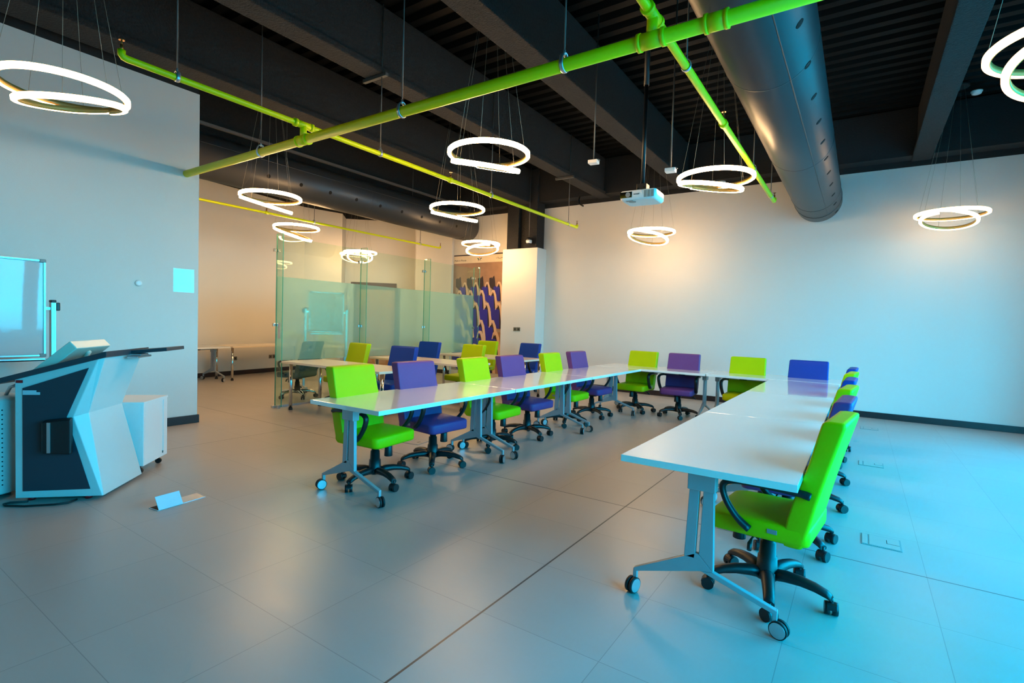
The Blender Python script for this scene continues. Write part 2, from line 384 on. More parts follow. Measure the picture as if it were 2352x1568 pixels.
# ------------------------------------------------------------------ chairs
def caster_mb(T=None):
    mb = MB()
    for s in (-1, 1):
        mb.cyl((0, s*.006, .031), (0, s*.029, .031), .031, n=18, T=T)
    mb.lathe([(.0, .062), (.012, .062), (.012, .05)], n=10, T=T)
    hood = []
    for i in range(9):
        a = PI*i/8; hood.append((.034*math.cos(a), .033+.030*math.sin(a)))
    hood += [(.023*math.cos(PI*i/8), .033+.022*math.sin(PI*i/8)) for i in range(8, -1, -1)]
    mb.prism(hood, 'y', -.02, .02, T=T)
    mb.cyl((0, 0, .05), (0, 0, .088), .009, n=10, T=T)
    return mb
def chair_meshes():
    d = {}
    # seat: domed cushion with a full side band
    rings = []
    for z, ins in ((.362, .06), (.366, .02), (.374, .004), (.39, 0), (.443, 0), (.451, .003), (.456, .012), (.459, .04), (.461, .11), (.462, .19)):
        w, dp = .455-ins*2, .495-ins*2
        rr = rrect(w, dp, max(.016, .04-ins*.1), 7, 0, 0, z)
        rr = [(x+(.04*(1-(y/.24)**2) if x > .1 else 0), y, zz-(.012*max(0, (x-.08)/.12) if True else 0)) for x, y, zz in rr]
        rings.append(rr)
    d['seat'] = rings
    br = []
    lv = [(.352, -.178, .02, .38), (.354, -.178, .05, .45), (.362, -.18, .075, .483), (.38, -.184, .092, .49), (.43, -.192, .096, .494), (.50, -.206, .10, .497), (.58, -.224, .098, .498), (.66, -.246, .093, .497),
          (.74, -.268, .088, .494), (.82, -.288, .09, .49), (.90, -.307, .094, .487), (.952, -.32, .096, .484), (.965, -.322, .092, .48), (.973, -.323, .08, .47), (.977, -.323, .05, .44)]
    for z, x, t, w in lv: br.append(rrect(t, w, .014, 7, x, 0, z, bend=.42))
    d['back'] = br
    return d
CM = chair_meshes()
def chair_proto(color, base='black'):
    t = thing('office_chair', 'x', 'chair')
    cm, bm_ = M[color], M[base]
    s = MB().loft(CM['seat']).build('seat', cm, t)
    for sg in (-1, 1): MB().box((-.07, sg*.2485, .415), (.045, .005, .022)).build('badge', M['badge'], s, .002)
    MB().loft(CM['back']).build('backrest', cm, t)
    for sg in (-1, 1):
        pth = [(.03, sg*.262, .405), (.085, sg*.27, .45), (.135, sg*.277, .52), (.158, sg*.28, .585), (.145, sg*.28, .618), (.10, sg*.279, .636), (.02, sg*.277, .64), (-.10, sg*.27, .638), (-.19, sg*.258, .63), (-.225, sg*.252, .622)]
        # smooth the path
        q = []
        for i in range(len(pth)-1):
            for k in range(3):
                tt = k/3; a = pth[max(0, i-1)]; b = pth[i]; c = pth[i+1]; e = pth[min(len(pth)-1, i+2)]
                q.append(tuple(.5*((2*b[j])+(-a[j]+c[j])*tt+(2*a[j]-5*b[j]+4*c[j]-e[j])*tt*tt+(-a[j]+3*b[j]-3*c[j]+e[j])*tt**3) for j in range(3)))
        q.append(pth[-1])
        MB().tube(q, [.021]*3+[.019]*(len(q)-6)+[.021]*3, 10, sx=1.25, sy=.85).build('armrest', M['black'], t)
    MB().bb(-.11, .12, -.085, .085, .335, .375).bb(-.06, .09, -.05, .05, .315, .337).build('mechanism', M['black'], t, .008)
    k = MB().cyl((.145, -.0, .372), (.145, 0, .33), .02, n=14).cyl((.145, 0, .335), (.145, 0, .25), .03, .034, n=16)
    k.build('tension_knob', M['black'], t, .003)
    MB().tube([(.03, .05, .345), (.03, .2, .34), (.03, .235, .325), (.025, .26, .30)], [.005, .005, .012, .011], 8).build('height_lever', M['black'], t)
    MB().lathe([(.03, .335), (.03, .275), (.038, .272), (.041, .20), (.047, .198), (.052, .11), (.055, .09), (.03, .085)]).build('gas_column', M['black'], t)
    MB().lathe([(.03, .075), (.056, .082), (.062, .10), (.058, .122), (.04, .128)]).build('star_base', bm_, t)
    for i in range(5):
        a = 2*PI*i/5; T = Matrix.Rotation(a, 4, 'Z')
        pp = [(.03, 0, .102), (.09, 0, .112), (.16, 0, .113), (.225, 0, .105), (.278, 0, .09), (.30, 0, .078)]
        rg = []
        for (x, _, z), w, h in zip(pp, (.036, .036, .032, .029, .027, .025), (.034, .033, .029, .026, .023, .018)):
            rg.append([(x, w*math.cos(2*PI*j/12)*(1 if abs(math.cos(2*PI*j/12)) < .9 else .95), z+h*math.sin(2*PI*j/12)*(1 if math.sin(2*PI*j/12) > 0 else .75)) for j in range(12)])
        lg = MB().loft(rg, T=T).build('leg', bm_, t)
        caster_mb(T @ Matrix.Translation((.298, 0, 0)) @ Matrix.Rotation(1.1*i+.6, 4, 'Z')).build('caster', M['black'], lg)
    return t
protos = {c: [chair_proto(c), False] for c in ('green', 'purple', 'blue')}
def star(o, world):
    for c in o.children:
        if c.name.startswith('leg'): c.rotation_euler = (0, 0, R(world)-o.rotation_euler.z)
    return o
def place_chair(color, x, y, rz, label, group, st=None):
    o = place_chair_(color, x, y, rz, label, group)
    return star(o, random.uniform(0, 72) if st is None else st)
def place_chair_(color, x, y, rz, label, group):
    p = protos[color]
    if not p[1]:
        p[1] = True; o = p[0]; o.location = (x, y, 0); o.rotation_euler = (0, 0, rz); tag(o, label, 'chair', group); return o
    return dup(p[0], (x, y, 0), rz, label, group)
nm = {'green': 'lime green', 'purple': 'purple', 'blue': 'blue'}
G1 = 'office chairs along the left table row'
place_chair('green', -3.35, 2.95, R(6), 'lime green office chair at the near end of the left table row', G1, 61)
place_chair('purple', -3.35, 3.66, R(-3), 'purple office chair beside the nearest lime green chair of the left table row', G1)
place_chair('green', -3.35, 4.62, R(2), 'lime green office chair between two purple chairs in the left table row', G1)
place_chair('purple', -3.35, 5.35, R(-2), 'purple office chair between two lime green chairs in the left table row', G1)
place_chair('green', -3.35, 6.37, R(1), 'lime green office chair next to the last purple chair of the left row', G1)
place_chair('purple', -3.35, 7.18, R(-2), 'purple office chair at the far end of the left table row, by the pillar', G1)
G2 = 'office chairs along the back table row'
place_chair('green', -3.02, 8.14, R(-90-4), 'lime green office chair at the left corner of the back table row', G2)
place_chair('purple', -2.31, 8.12, R(-90+3), 'purple office chair between two lime green chairs of the back table row', G2)
place_chair('green', -1.38, 8.12, R(-90), 'lime green office chair between purple and blue chairs in the back row', G2)
place_chair('blue', -.60, 8.14, R(-90-2), 'bright blue office chair at the right end of the back table row', G2)
G3 = 'office chairs along the right table row'
rl = [('green', 3.00, 'lime green office chair in the foreground, pushed under the near end of the right table'),
      ('purple', 3.82, 'purple blue office chair directly behind the foreground lime green chair, right table row'),
      ('green', 4.68, 'lime green office chair third from the front in the right table row'),
      ('blue', 5.53, 'blue office chair fourth from the front in the right table row'),
      ('green', 6.40, 'lime green office chair fifth from the front in the right table row'),
      ('blue', 7.25, 'blue office chair at the far end of the right table row')]
for i, (c, y, l) in enumerate(rl): place_chair(c, -.355, y, R(180+(-6, -3, -5, -2, -4, -2)[i]), l, G3, 64 if i == 0 else None)
G4 = 'office chairs at the desks by the glass partition'
gl = [('green', -6.86, 5.36, 'olive lit lime green office chair behind the front desk by the glass partition'),
      ('blue', -5.78, 5.36, 'dark blue office chair at the right end of the front chrome legged desk'),
      ('blue', -6.84, 7.06, 'dark blue office chair behind the middle chrome legged desk, against the frosted glass'),
      ('green', -5.76, 7.02, 'lime green office chair at the right end of the middle chrome legged desk'),
      ('green', -6.75, 8.80, 'lime green office chair at the rear chrome legged desk, in front of the poster'),
      ('blue', -5.68, 8.80, 'dark blue office chair at the rear chrome legged desk, in front of the boxed pillar')]
for i, (c, x, y, l) in enumerate(gl): place_chair(c, x, y, R(-90+(-5, 4, 3, -3, 2, -4)[i]), l, G4)
cc = chair_proto('greyfab', 'chrome'); cc.location = (-7.95, 5.25, 0); cc.rotation_euler = (0, 0, R(200)); tag(cc, 'grey office chair on a chrome star base behind the glass partition', 'chair')

# ------------------------------------------------------------------ flip-top tables
TH = .725
def flip_table(L=1.75, D=.8):
    t = thing('folding_table', 'x', 'table')
    MB().bb(-L/2, L/2, -D/2, D/2, TH-.034, TH).build('tabletop', M['tabletop'], t, .0025)
    ra = MB().bb(-L/2+.12, L/2-.12, -.028, .028, .647, TH-.034, 0)
    rl = ra.build('rail', M['steel'], t, .003)
    for x in (-L/4, L/4): MB().bb(x-.05, x+.05, -.031, .031, .6455, .6905).build('rail_clamp', M['black'], rl, .002)
    for sg in (-1, 1):
        x = sg*(L/2-.085); h = .014
        lg = MB()
        lg.prism([(-.082, .26), (-.03, .26), (-.02, .62), (-.068, .62)], 'x', x-h, x+h)
        lg.prism([(-.012, .285), (.058, .215), (.046, .62), (-.002, .62)], 'x', x-h, x+h)
        lg.prism([(-.03, .288), (-.012, .285), (.058, .215), (.0, .206), (-.335, .108), (-.335, .128), (-.082, .26)], 'x', x-h, x+h)
        lg.prism([(.058, .215), (.0, .206), (.318, .105), (.338, .122)], 'x', x-h, x+h)
        lg.bb(x-.012, x+.012, -.338, -.318, .07, .125).bb(x-.012, x+.012, .318, .338, .07, .124)
        lo = lg.build('leg', M['steel'], t, .003)
        MB().bb(x-.03, x+.03, -.075, .055, .60, .691).build('bracket', M['steel'], lo, .004)
        for sy in (-1, 1):
            Tc = Matrix.Translation((x+.0, sy*.33, 0)) @ Matrix.Rotation(sg*.5+sy*.8, 4, 'Z') @ Matrix.Translation((.018, 0, 0))
            c = MB()
            for q in (-1, 1):
                c.cyl((0, q*.004, .04), (0, q*.02, .04), .04, n=24, mi=0, T=Tc)
                c.cyl((0, q*.02, .04), (0, q*.0225, .04), .035, n=24, mi=1, T=Tc)
            c.tube([(-.018, 0, .095), (-.018, 0, .06), (0, 0, .04)], .007, 8, 1, T=Tc)
            c.build('caster', [M['rubber'], M['alu']], lo)
    return t
ft = flip_table()
GT = 'white folding tables set in a horseshoe'
def place_table(x, y, rz, label, first=[True], group=GT):
    if first[0]:
        first[0] = False; ft.location = (x, y, 0); ft.rotation_euler = (0, 0, rz); tag(ft, label, 'table', group); return ft
    return dup(ft, (x, y, 0), rz, label, group)
for i, l in enumerate(('white folding table at the near end of the left row',
                       'white folding table in the middle of the left row', 'white folding table at the far end of the left row, meeting the back row')):
    place_table(-3.21, 2.5+.875+i*1.765, R(-90), l)
for i, l in enumerate(('white folding table in the right foreground, bare end in front',
                       'white folding table in the middle of the right row', 'white folding table at the far end of the right row')):
    place_table(-.592, 2.5+.875+i*1.7503+(.012 if i == 2 else 0), R(-90), l)
place_table(-2.73, 8.215, 0, 'white folding table on the left of the back row')
place_table(-.965, 8.215, 0, 'white folding table on the right of the back row, under the green and blue chairs')
wd = math.atan2(RP[1][1]-RP[0][1], RP[1][0]-RP[0][0])
place_table(-10.98, 4.62, wd+PI, 'white folding table against the recess wall, beside the long white wall edge', group='tables against the recess wall')

def chrome_desk(L, D):
    t = thing('desk', 'x', 'table')
    MB().bb(-L/2, L/2, -D/2, D/2, TH-.032, TH).build('tabletop', M['desktop'], t, .0025)
    for sx in (-1, 1):
        for sy in (-1, 1):
            x, y = sx*(L/2-.07), sy*(D/2-.11)
            lo = MB().cyl((x, y, .03), (x, y, TH-.03), .025, n=18).build('leg', M['chrome'], t)
            MB().cyl((x, y, 0), (x, y, .032), .028, n=16).build('foot', M['rubber'], lo)
    return t
cd = chrome_desk(2.1, .72)
GD = 'desks with chrome legs by the glass partition'
cd.location = (-5.98, 4.74, 0); tag(cd, 'pale desk with round chrome legs, front one beside the glass partition', 'table', GD)
dup(cd, (-6.0, 6.38, 0), R(-1), 'pale desk with chrome legs, middle one of three beside the glass partition', GD)
dup(cd, (-6.0, 8.14, 0), R(-1), 'pale desk with chrome legs, rear one of three, nearest the poster', GD)
dup(cd, (-11.27, 6.60, 0), wd, 'pale desk with chrome legs against the recess wall, seen left of the glass', 'tables against the recess wall')
dup(cd, (-9.9, 7.6, 0), R(2), 'pale desk with chrome legs standing behind the frosted glass partition', 'desks behind the glass')

# ------------------------------------------------------------------ glass partition
GX = -7.27
gp = thing('glass_partition', 'tall green tinted glass partition with a frosted band and glass fins', 'partition', (GX, 6.75, 0))
yy = [4.427, 5.987, 7.567, 9.15]
for a, b in zip(yy[:-1], yy[1:]):
    p = MB().bb(-.005, .005, a+.006-6.75, b-.006-6.75, .03, 2.58).build('glass_panel', M['glass'], gp)
    MB().quad([(.0075, a+.008-6.75, .712), (.0075, b-.008-6.75, .712), (.0075, b-.008-6.75, 1.975), (.0075, a+.008-6.75, 1.975)]).build('frosted_band', M['frost'], p)
for i, y in enumerate(yy):
    fn = MB()
    x1 = .17
    fn.bb(.014, x1, y-.005-6.75, y+.005-6.75, .03, 2.60)
    f_ = fn.build('glass_fin', M['glass'], gp)
    MB().bb(x1, x1+.004, y-.006-6.75, y+.006-6.75, .03, 2.60).bb(.008, .012, y-.008-6.75, y+.008-6.75, .03, 2.60).bb(.014, x1, y-.005-6.75, y+.005-6.75, 2.60, 2.603).build('green_edge', M['glassedge'], f_)
    for z in (2.36, 1.25):
        MB().bb(-.02, .03, y-.045-6.75, y-.008-6.75, z-.022, z+.022).bb(-.02, .03, y+.008-6.75, y+.045-6.75, z-.022, z+.022).build('clamp', M['chrome'], gp, .003)
MB().bb(-.012, .012, 4.43-6.75, 9.15-6.75, 0, .03).build('floor_channel', M['alu'], gp)
for y in yy: MB().bb(-.03, .03, y-.04-6.75, y+.04-6.75, 0, .035).bb(.08, .12, y-.02-6.75, y+.02-6.75, 0, .05).build('foot_clamp', M['alu'], gp, .003)
MB().bb(.08, .13, 4.417-6.75, 4.4185-6.75, 1.05, 1.28).build('sticker', M['paper'], gp)

# mobile whiteboard behind the frosted glass
def mobile_board(label, loc, rz, W_, z0, z1, post_side):
    t = thing('mobile_whiteboard', label, 'whiteboard', loc, rz)
    b = MB().bb(0, .012, -W_/2, W_/2, z0, z1).build('board', M['whiteboard'], t)
    fr = MB()
    fr.bb(-.006, .02, -W_/2-.022, -W_/2, z0-.022, z1+.022).bb(-.006, .02, W_/2, W_/2+.022, z0-.022, z1+.022)
    fr.bb(-.006, .02, -W_/2, W_/2, z0-.022, z0).bb(-.006, .02, -W_/2, W_/2, z1, z1+.022)
    fo = fr.build('frame', M['alu'], t, .004)
    for sy in (-1, 1):
        for z in (z0, z1): MB().bb(-.008, .0225, sy*(W_/2+.024), sy*(W_/2-.03), z-.026 if z == z0 else z-.008, z+.008 if z == z0 else z+.026).build('corner_cap', M['vent'], fo, .008)
    MB().bb(.0, .07, -W_/2, W_/2, z0-.06, z0-.05).bb(.06, .07, -W_/2, W_/2, z0-.06, z0-.035).build('pen_tray', M['alu'], t)
    for sy in (-1, 1):
        yq = sy*(W_/2+.075)
        p = MB().bb(-.03, .03, yq-.02, yq+.02, .09, (z0+z1)/2+.06).build('post', M['alu'], t, .003)
        MB().bb(-.033, .033, yq-.023, yq+.023, (z0+z1)/2+.06, (z0+z1)/2+.085).bb(-.02, .02, yq+sy*.02, yq+sy*.055, (z0+z1)/2-.02, (z0+z1)/2+.06).build('pivot_knob', M['black'], p, .008)
        MB().bb(-.012, .012, sy*(W_/2+.02), sy*(W_/2+.06), (z0+z1)/2-.012, (z0+z1)/2+.012).build('pivot_pin', M['chrome'], p)
        ft_ = MB().bb(-.3, .3, yq-.02, yq+.02, .065, .10).build('foot', M['alu'], t, .004)
        for sx in (-1, 1): MB().cyl((sx*.27, yq-.015, .033), (sx*.27, yq+.015, .033), .033, n=16).cyl((sx*.27, yq, .033), (sx*.27, yq, .08), .008, n=8).build('caster', M['black'], ft_)
    return t
mobile_board('mobile whiteboard with aluminium frame on the left, behind the lectern', (-6.6, 1.005, 0), 0, 1.2, .94, 1.835, 1)
mobile_board('mobile whiteboard blurred behind the frosted glass partition', (-8.45, 6.15, 0), R(-24), .60, 1.12, 1.84, 1)

# ------------------------------------------------------------------ left wall bits
tt = MB().lathe([(.036, 0), (.036, .012), (.032, .02), (.02, .023)], n=24).build('sensor', M['white'], None, 0, (XL, 2.53, 1.712), (0, R(90), 0)); tag(tt, 'round white sensor on the left white wall', 'sensor')
ps = MB().bb(XL+.001, XL+.003, 2.895, 3.13, 1.64, 1.925).build('plastic_sleeve', M['sleeve']); tag(ps, 'crinkled clear plastic sleeve taped to the left wall edge', 'sleeve')
sh = MB().bb(XL+.0003, XL+.0008, 2.9, 3.095, 1.648, 1.918).build('backing_sheet', M['paper'], ps)

# ------------------------------------------------------------------ lectern
c45 = math.sqrt(.5)
PD = Matrix(((c45, -c45, 0, 0), (c45, c45, 0, 0), (0, 0, 1, 0), (0, 0, 0, 1)))   # local x = s (towards audience), local y = u
lt = thing('lectern', 'angular pale metal lectern with charcoal side panel and sloping charcoal desk', 'lectern', (-4.944, 1.051, 0), R(45))
W_ = .56
prof = [(.0, .025), (0, .885), (.527, 1.05), (.362, .608), (.549, .025)]
body = MB()
# side walls (near u=0, far u=W), chamfered front wedge
nU, fU = 0.0, W_
front_n = [(.575, 1.045), (.455, .632), (.575, .025)]     # front panel edge, inset in u
vs = [(.0, nU, .025), (.0, nU, .885), (.527, nU, 1.05), (.362, nU, .608), (.549, nU, .025),
      (.0, fU, .025), (.0, fU, .885), (.527, fU, 1.05), (.362, fU, .608), (.549, fU, .025),
      (.56, nU+.02, 1.055), (.43, nU+.06, .628), (.555, nU+.01, .025),
      (.56, fU-.02, 1.055), (.43, fU-.06, .628), (.555, fU-.01, .025)]
fs = [(0, 1, 2, 3, 4), (5, 9, 8, 7, 6), (0, 5, 6, 1), (1, 6, 7, 13, 10, 2), (0, 4, 12, 15, 9, 5),
      (2, 10, 11, 3), (3, 11, 12, 4), (7, 8, 14, 13), (8, 9, 15, 14), (10, 13, 14, 11), (11, 14, 15, 12)]
body.add(vs, fs)
bo = body.build('body', M['podium'], lt, .004)
MB().prism([(.05, .075), (.05, .815), (.462, .965), (.322, .608), (.472, .08)], 'y', -.005, .001).build('side_panel', M['dark'], lt)
MB().prism([(.36, .61), (.415, .625), (.43, .63)], 'y', -.0005, 0).build('seam', M['vent'], lt)
ds = MB().prism([(-.13, .835), (-.13, .872), (.585, 1.088), (.585, 1.046)], 'y', -.025, W_+.03).build('desk', M['desk'], lt, .003)
MB().bb(.585, .66, .25, .47, 1.02, 1.035).bb(.56, .66, .30, .42, 1.035, 1.05).build('tray_bracket', M['alu'], lt, .004)
trT = Matrix.Translation((.60, .47, 1.062)) @ Matrix.Rotation(R(-6), 4, 'Y')
MB().prism([(-.36, .02), (-.10, -.16), (.24, -.16), (.24, .16), (-.36, .16)], 'z', -.012, .016, T=trT).build('flip_tray', M['desk'], lt, .003)
mo = thing('x', None, None)
bpy.data.objects.remove(mo)
mT = Matrix.Translation((.20, .24, .995)) @ Matrix.Rotation(R(-42), 4, 'Y')
mn = MB().bb(-.22, .20, -.215, .215, -.035, .035, T=mT).build('monitor', M['cream'], lt, .006)
MB().bb(-.19, .17, -.185, .185, .0352, .0365, T=mT).build('screen', M['lens'], mn)
MB().tube([(.30, .24, 1.0), (.33, .24, 1.06), (.29, .24, 1.09)], .02, 10).bb(.26, .36, .19, .29, .985, 1.0).build('monitor_stand', M['cream'], mn)
sp = MB().add([(.19, -.004, .36), (.365, -.004, .345), (.365, -.004, .61), (.19, -.004, .59), (.205, -.075, .36), (.38, -.06, .345), (.38, -.06, .60), (.205, -.075, .585)],
              [(0, 3, 2, 1), (4, 5, 6, 7), (0, 1, 5, 4), (3, 7, 6, 2), (0, 4, 7, 3), (1, 2, 6, 5)]).build('speaker', M['black'], lt, .012, segs=3)
MB().bb(.242, .262, -.0795, -.073, .365, .58).build('chrome_strip', M['alu'], sp)
tag(MB().bb(.010, .050, -.006, .002, .852, .872).build('red_indicator', M['red'], lt, .001), 'red square indicator')
MB().bb(.052, .135, -.0065, -.0045, .768, .80).bb(.136, .158, -.0065, -.0045, .768, .787).build('sticker', M['paper'], lt)
for s_ in (.08, .44): MB().cyl((s_, .04, 0), (s_, .04, .027), .022, n=14).build('foot', M['red'], lt)
for s_ in (.08, .44): MB().cyl((s_, W_-.04, 0), (s_, W_-.04, .027), .022, n=14).build('foot', M['red'], lt)
MB().cyl((.515, .055, .985), (.53, .055, .98), .009, n=14).build('key_lock', M['lens'], lt)
MB().cyl((.515, .50, .985), (.53, .50, .98), .005, n=10).build('screw', M['lens'], lt)
cb = []
for i in range(40):
    t = i/39; a = PI*t
    cb.append((-4.90+.05*math.cos(a*1.0)-.04+.45*t*.6, .98+.14*math.sin(a)*-.6+.42*t*.55, .008))
pc = MB().tube([(-4.86, 1.10, .008), (-4.92, 1.02, .008), (-4.915, .985, .008), (-4.87, .985, .008), (-4.76, 1.06, .008), (-4.65, 1.19, .008), (-4.62, 1.26, .008), (-4.66, 1.32, .008)], .007, 8).build('power_cable', M['rubber']); tag(pc, 'black power cable looping out from under the lectern', 'cable')

# round perforated pedestal behind the lectern
rp = thing('round_pedestal', 'round pale metal pedestal with perforations at the left frame edge, behind the lectern', 'pedestal', (-5.29, .955, 0))
MB().lathe([(.20, .03), (.205, .04), (.205, .70), (.20, .715), (.17, .735), (.10, .75), (.02, .755)], n=40).build('drum', M['podium'], rp)
pf = MB()
for k in range(17):
    for a0 in (17, -22):
        a = R(a0); z = .10+k*.034
        T = Matrix.Translation((.2045*math.cos(a), .2045*math.sin(a), z)) @ Matrix.Rotation(a, 4, 'Z')
        pf.cyl((0, 0, 0), (.0018, 0, 0), .005, n=8, T=T)
pf.build('perforations', M['hole'], rp)
MB().bb(-.12, .12, -.12, .12, 0, .03).build('plinth', M['rubber'], rp)
MB().tube([(.10, .10, .74), (.12, .12, .80), (.16, .16, .82)], .012, 8).build('hinge_arm', M['alu'], rp)

# white pedestal cabinet on casters
pcab = thing('pedestal_cabinet', 'white pedestal cabinet on black casters standing behind the lectern', 'cabinet', (-4.985, 1.86, 0), R(135))
z0, z1 = .075, .60
cb_ = MB().bb(0, .43, 0, .02, z0, z1).bb(0, .43, .48, .50, z0, z1).bb(0, .02, .02, .48, z0, z1).bb(.41, .43, .02, .48, z0, z1).bb(.02, .41, .02, .48, z0, z0+.02)
cb_.build('carcass', M['white'], pcab, .002)
MB().bb(-.004, .434, -.004, .504, z1, z1+.02).build('top_panel', M['white'], pcab, .002)
dr_ = MB().bb(.02, .33, -.001, -.0002, z0+.03, z1-.01).build('shutter_door', M['white'], pcab)
MB().bb(.345, .375, -.006, -.0005, z0+.03, z1-.01).build('handle_strip', M['white'], pcab)
MB().bb(.335, .375, -.004, -.0012, z0+.03, z0+.05).build('lock', M['black'], pcab)
for x in (.05, .38):
    for y in (.05, .45): MB().cyl((x-.012, y, .024), (x+.012, y, .024), .024, n=16).cyl((x, y, .03), (x, y, z0), .008, n=8).bb(x-.02, x+.02, y-.02, y+.02, z0-.012, z0-.0005).build('caster', M['black'], pcab)

# ------------------------------------------------------------------ floor boxes
def floor_box(x, y, label, rz=0):
    t = thing('floor_box', label, 'floor box', (x, y, 0), rz, 'floor socket boxes')
    MB().bb(-.11, .11, -.11, .11, .0, .003).build('frame', M['vent'], t, .001)
    MB().bb(-.065, .10, -.10, .10, .003, .005).build('lid', M['floor'], t, .001)
    MB().bb(-.104, -.074, -.10, .10, .003, .005).build('flap', M['floor'], t, .001)
    MB().bb(.03, .10, -.02, -.016, .005, .0055).bb(.03, .034, -.016, .05, .005, .0055).build('cable_slot', M['hole'], t)
    return t
floor_box(.173, 4.197, 'flush floor socket box in the blue lit floor, nearest the camera')
floor_box(.151, 6.65, 'flush floor socket box in the blue lit floor, halfway to the back wall')
floor_box(.164, 9.15, 'flush floor socket box in the blue lit floor, close to the back wall')
floor_box(-4.125, 4.224, 'flush floor socket box behind the left row of purple and green chairs', R(8))
ob = thing('floor_box', 'open floor socket box with tilted lid near the lectern', 'floor box', (-4.07, 1.74, 0), R(97), 'floor socket boxes')
MB().bb(-.17, .17, -.055, .055, 0, .004).build('frame', M['alu'], ob, .001)
MB().bb(-.165, .165, -.05, .05, .004, .0045).build('well', M['hole'], ob)
MB().bb(0, .165, -.05, .05, .006, .01, T=Matrix.Translation((0, -.0, .0)) @ Matrix.Rotation(R(6), 4, 'X')).build('lid', M['alu'], ob)
pcd = MB().prism([(-.05, .0), (.0, .085), (.003, .083), (-.046, -.001)], 'x', -.165, .0).build('card', M['paper'], None, .0, (-4.07, 1.74, .012), (0, 0, R(97))); tag(pcd, 'white tilted card standing on the open floor box', 'card')
pcd.location = (-4.055, 1.74, .006)

# ------------------------------------------------------------------ poster
PZ0, PZ1 = .12, 3.10
po = thing('poster', 'tall poster of blue stadium seats with a cream heading band', 'poster', (-8.06, YB-.002, 0))
PW = 1.64
MB().bb(-PW/2, PW/2, -.006, 0, PZ0, PZ1).build('backing', M['pbrown'], po)
MB().bb(-PW/2, PW/2, -.008, -.006, 2.88, 3.07).build('heading_band', M['pcream'], po)
MB().bb(-PW/2, PW/2, -.008, -.006, 3.07, 3.10).build('top_strip', M['pdark'], po)
text('heading', 'Made in Muscat', .062, M['ink'], po, (-.60, -.0085, 2.955), (R(90), 0, 0))
text('arabic_heading', '\u0641\u0631\u0635\u062a\u0646\u0627', .07, M['ink'], po, (.70, -.0085, 2.985), (R(90), 0, 0))
lg = MB()
for k, (x, z, mi) in enumerate(((-.05, 0, 0), (-.028, -.02, 3), (-.002, .022, 1), (.024, -.018, 2), (.05, .004, 3))):
    lg.prism([(x-.018, z), (x, z+.022), (x+.018, z), (x, z-.022)], 'y', -.0092, -.008)
    for _ in range(6): lg.m[-1-_] = mi
lo_ = lg.build('logo', [M['tgreen'], M['torange'], M['tteal'], M['ink']], po, 0, (0.02, 0, 2.985))
text('logo_caption', 'MISK TV', .03, M['inkgrey'], po, (.02, -.0085, 2.93), (R(90), 0, 0))
pim = MB()
def seat_print(x, z, s, lay, mi_b=0, mi_a=1):
    # blue folded seat, dark gap and pale curved armrest
    y0, y1 = -.0068-.0003*lay, -.006
    def P(pts, mi, e=0):
        q = [(min(PW/2, max(-PW/2, x+a*s)), max(PZ0, z+b*s)) for a, b in pts]
        pim.prism(q, 'y', y0-e, y1, mi)
    P([(-.12, .0), (.06, -.14), (.13, -.14), (.11, .30), (.0, .34), (-.13, .31)], mi_b)
    P([(.13, -.14), (.18, -.14), (.13, .34), (.09, .40), (.02, .33), (.11, .30)], 2)
    P([(-.13, -.02), (.06, -.16), (.24, -.16), (.24, -.22), (-.13, -.22)], 4, -.0001)
    P([(-.01, .30), (.02, .44), (.06, .48), (.13, .47), (.19, .34), (.235, .08), (.245, -.14), (.175, -.14), (.165, .06), (.125, .31), (.09, .41), (.05, .42), (.015, .31)], mi_a, .00015)
for lay, (z, s, n, off) in enumerate(((2.28, .66, 4, .05), (2.02, .78, 4, .20), (1.76, .9, 4, .02), (1.38, 1.05, 4, .18), (.92, 1.1, 4, .0), (.62, 1.15, 3, .22), (.26, 1.2, 3, .05))):
    for k in range(n):
        x = -PW/2+.12+off+k*(PW-.2)/n
        seat_print(x, z, s, lay, 0 if lay > 0 else 2, 1 if lay > 0 else 3)
pim.build('printed_seats', [M['pblue'], M['pbeige'], M['pdark'], M['pbrown'], M['pgrey']], po)

# sockets
def plate(x, y, z, rz, label, group):
    t = thing('socket_plate', label, 'socket', (x, y, z), rz, group)
    MB().bb(-.043, .043, -.009, 0, -.043, .043).build('plate', M['plate'], t, .003)
    MB().bb(-.018, .018, -.0115, -.009, -.018, .018).build('outlet', M['black'], t)
    return t
plate(-6.636, 9.949, 1.244, 0, 'square bronze socket plate on the white pillar casing, left of a pair', 'socket plates on the pillar')
plate(-6.540, 9.949, 1.246, 0, 'square bronze socket plate on the white pillar casing, right of a pair', 'socket plates on the pillar')
rdv = Vector((RP[1][0]-RP[0][0], RP[1][1]-RP[0][1], 0)).normalized(); rnv = Vector((rdv.y, -rdv.x, 0))
for k, (s_, l) in enumerate(((3.30, 'grey socket plate low on the recess wall, behind the chrome desk leg'), (4.25, 'grey socket plate on the recess wall, left one of the pair by the glass'), (4.36, 'grey socket plate on the recess wall, right one of the pair by the glass'))):
    q = Vector((RP[0][0], RP[0][1], 0))+rdv*s_+rnv*.001
    plate(q.x, q.y, .38, wd, l, 'socket plates on the recess wall')

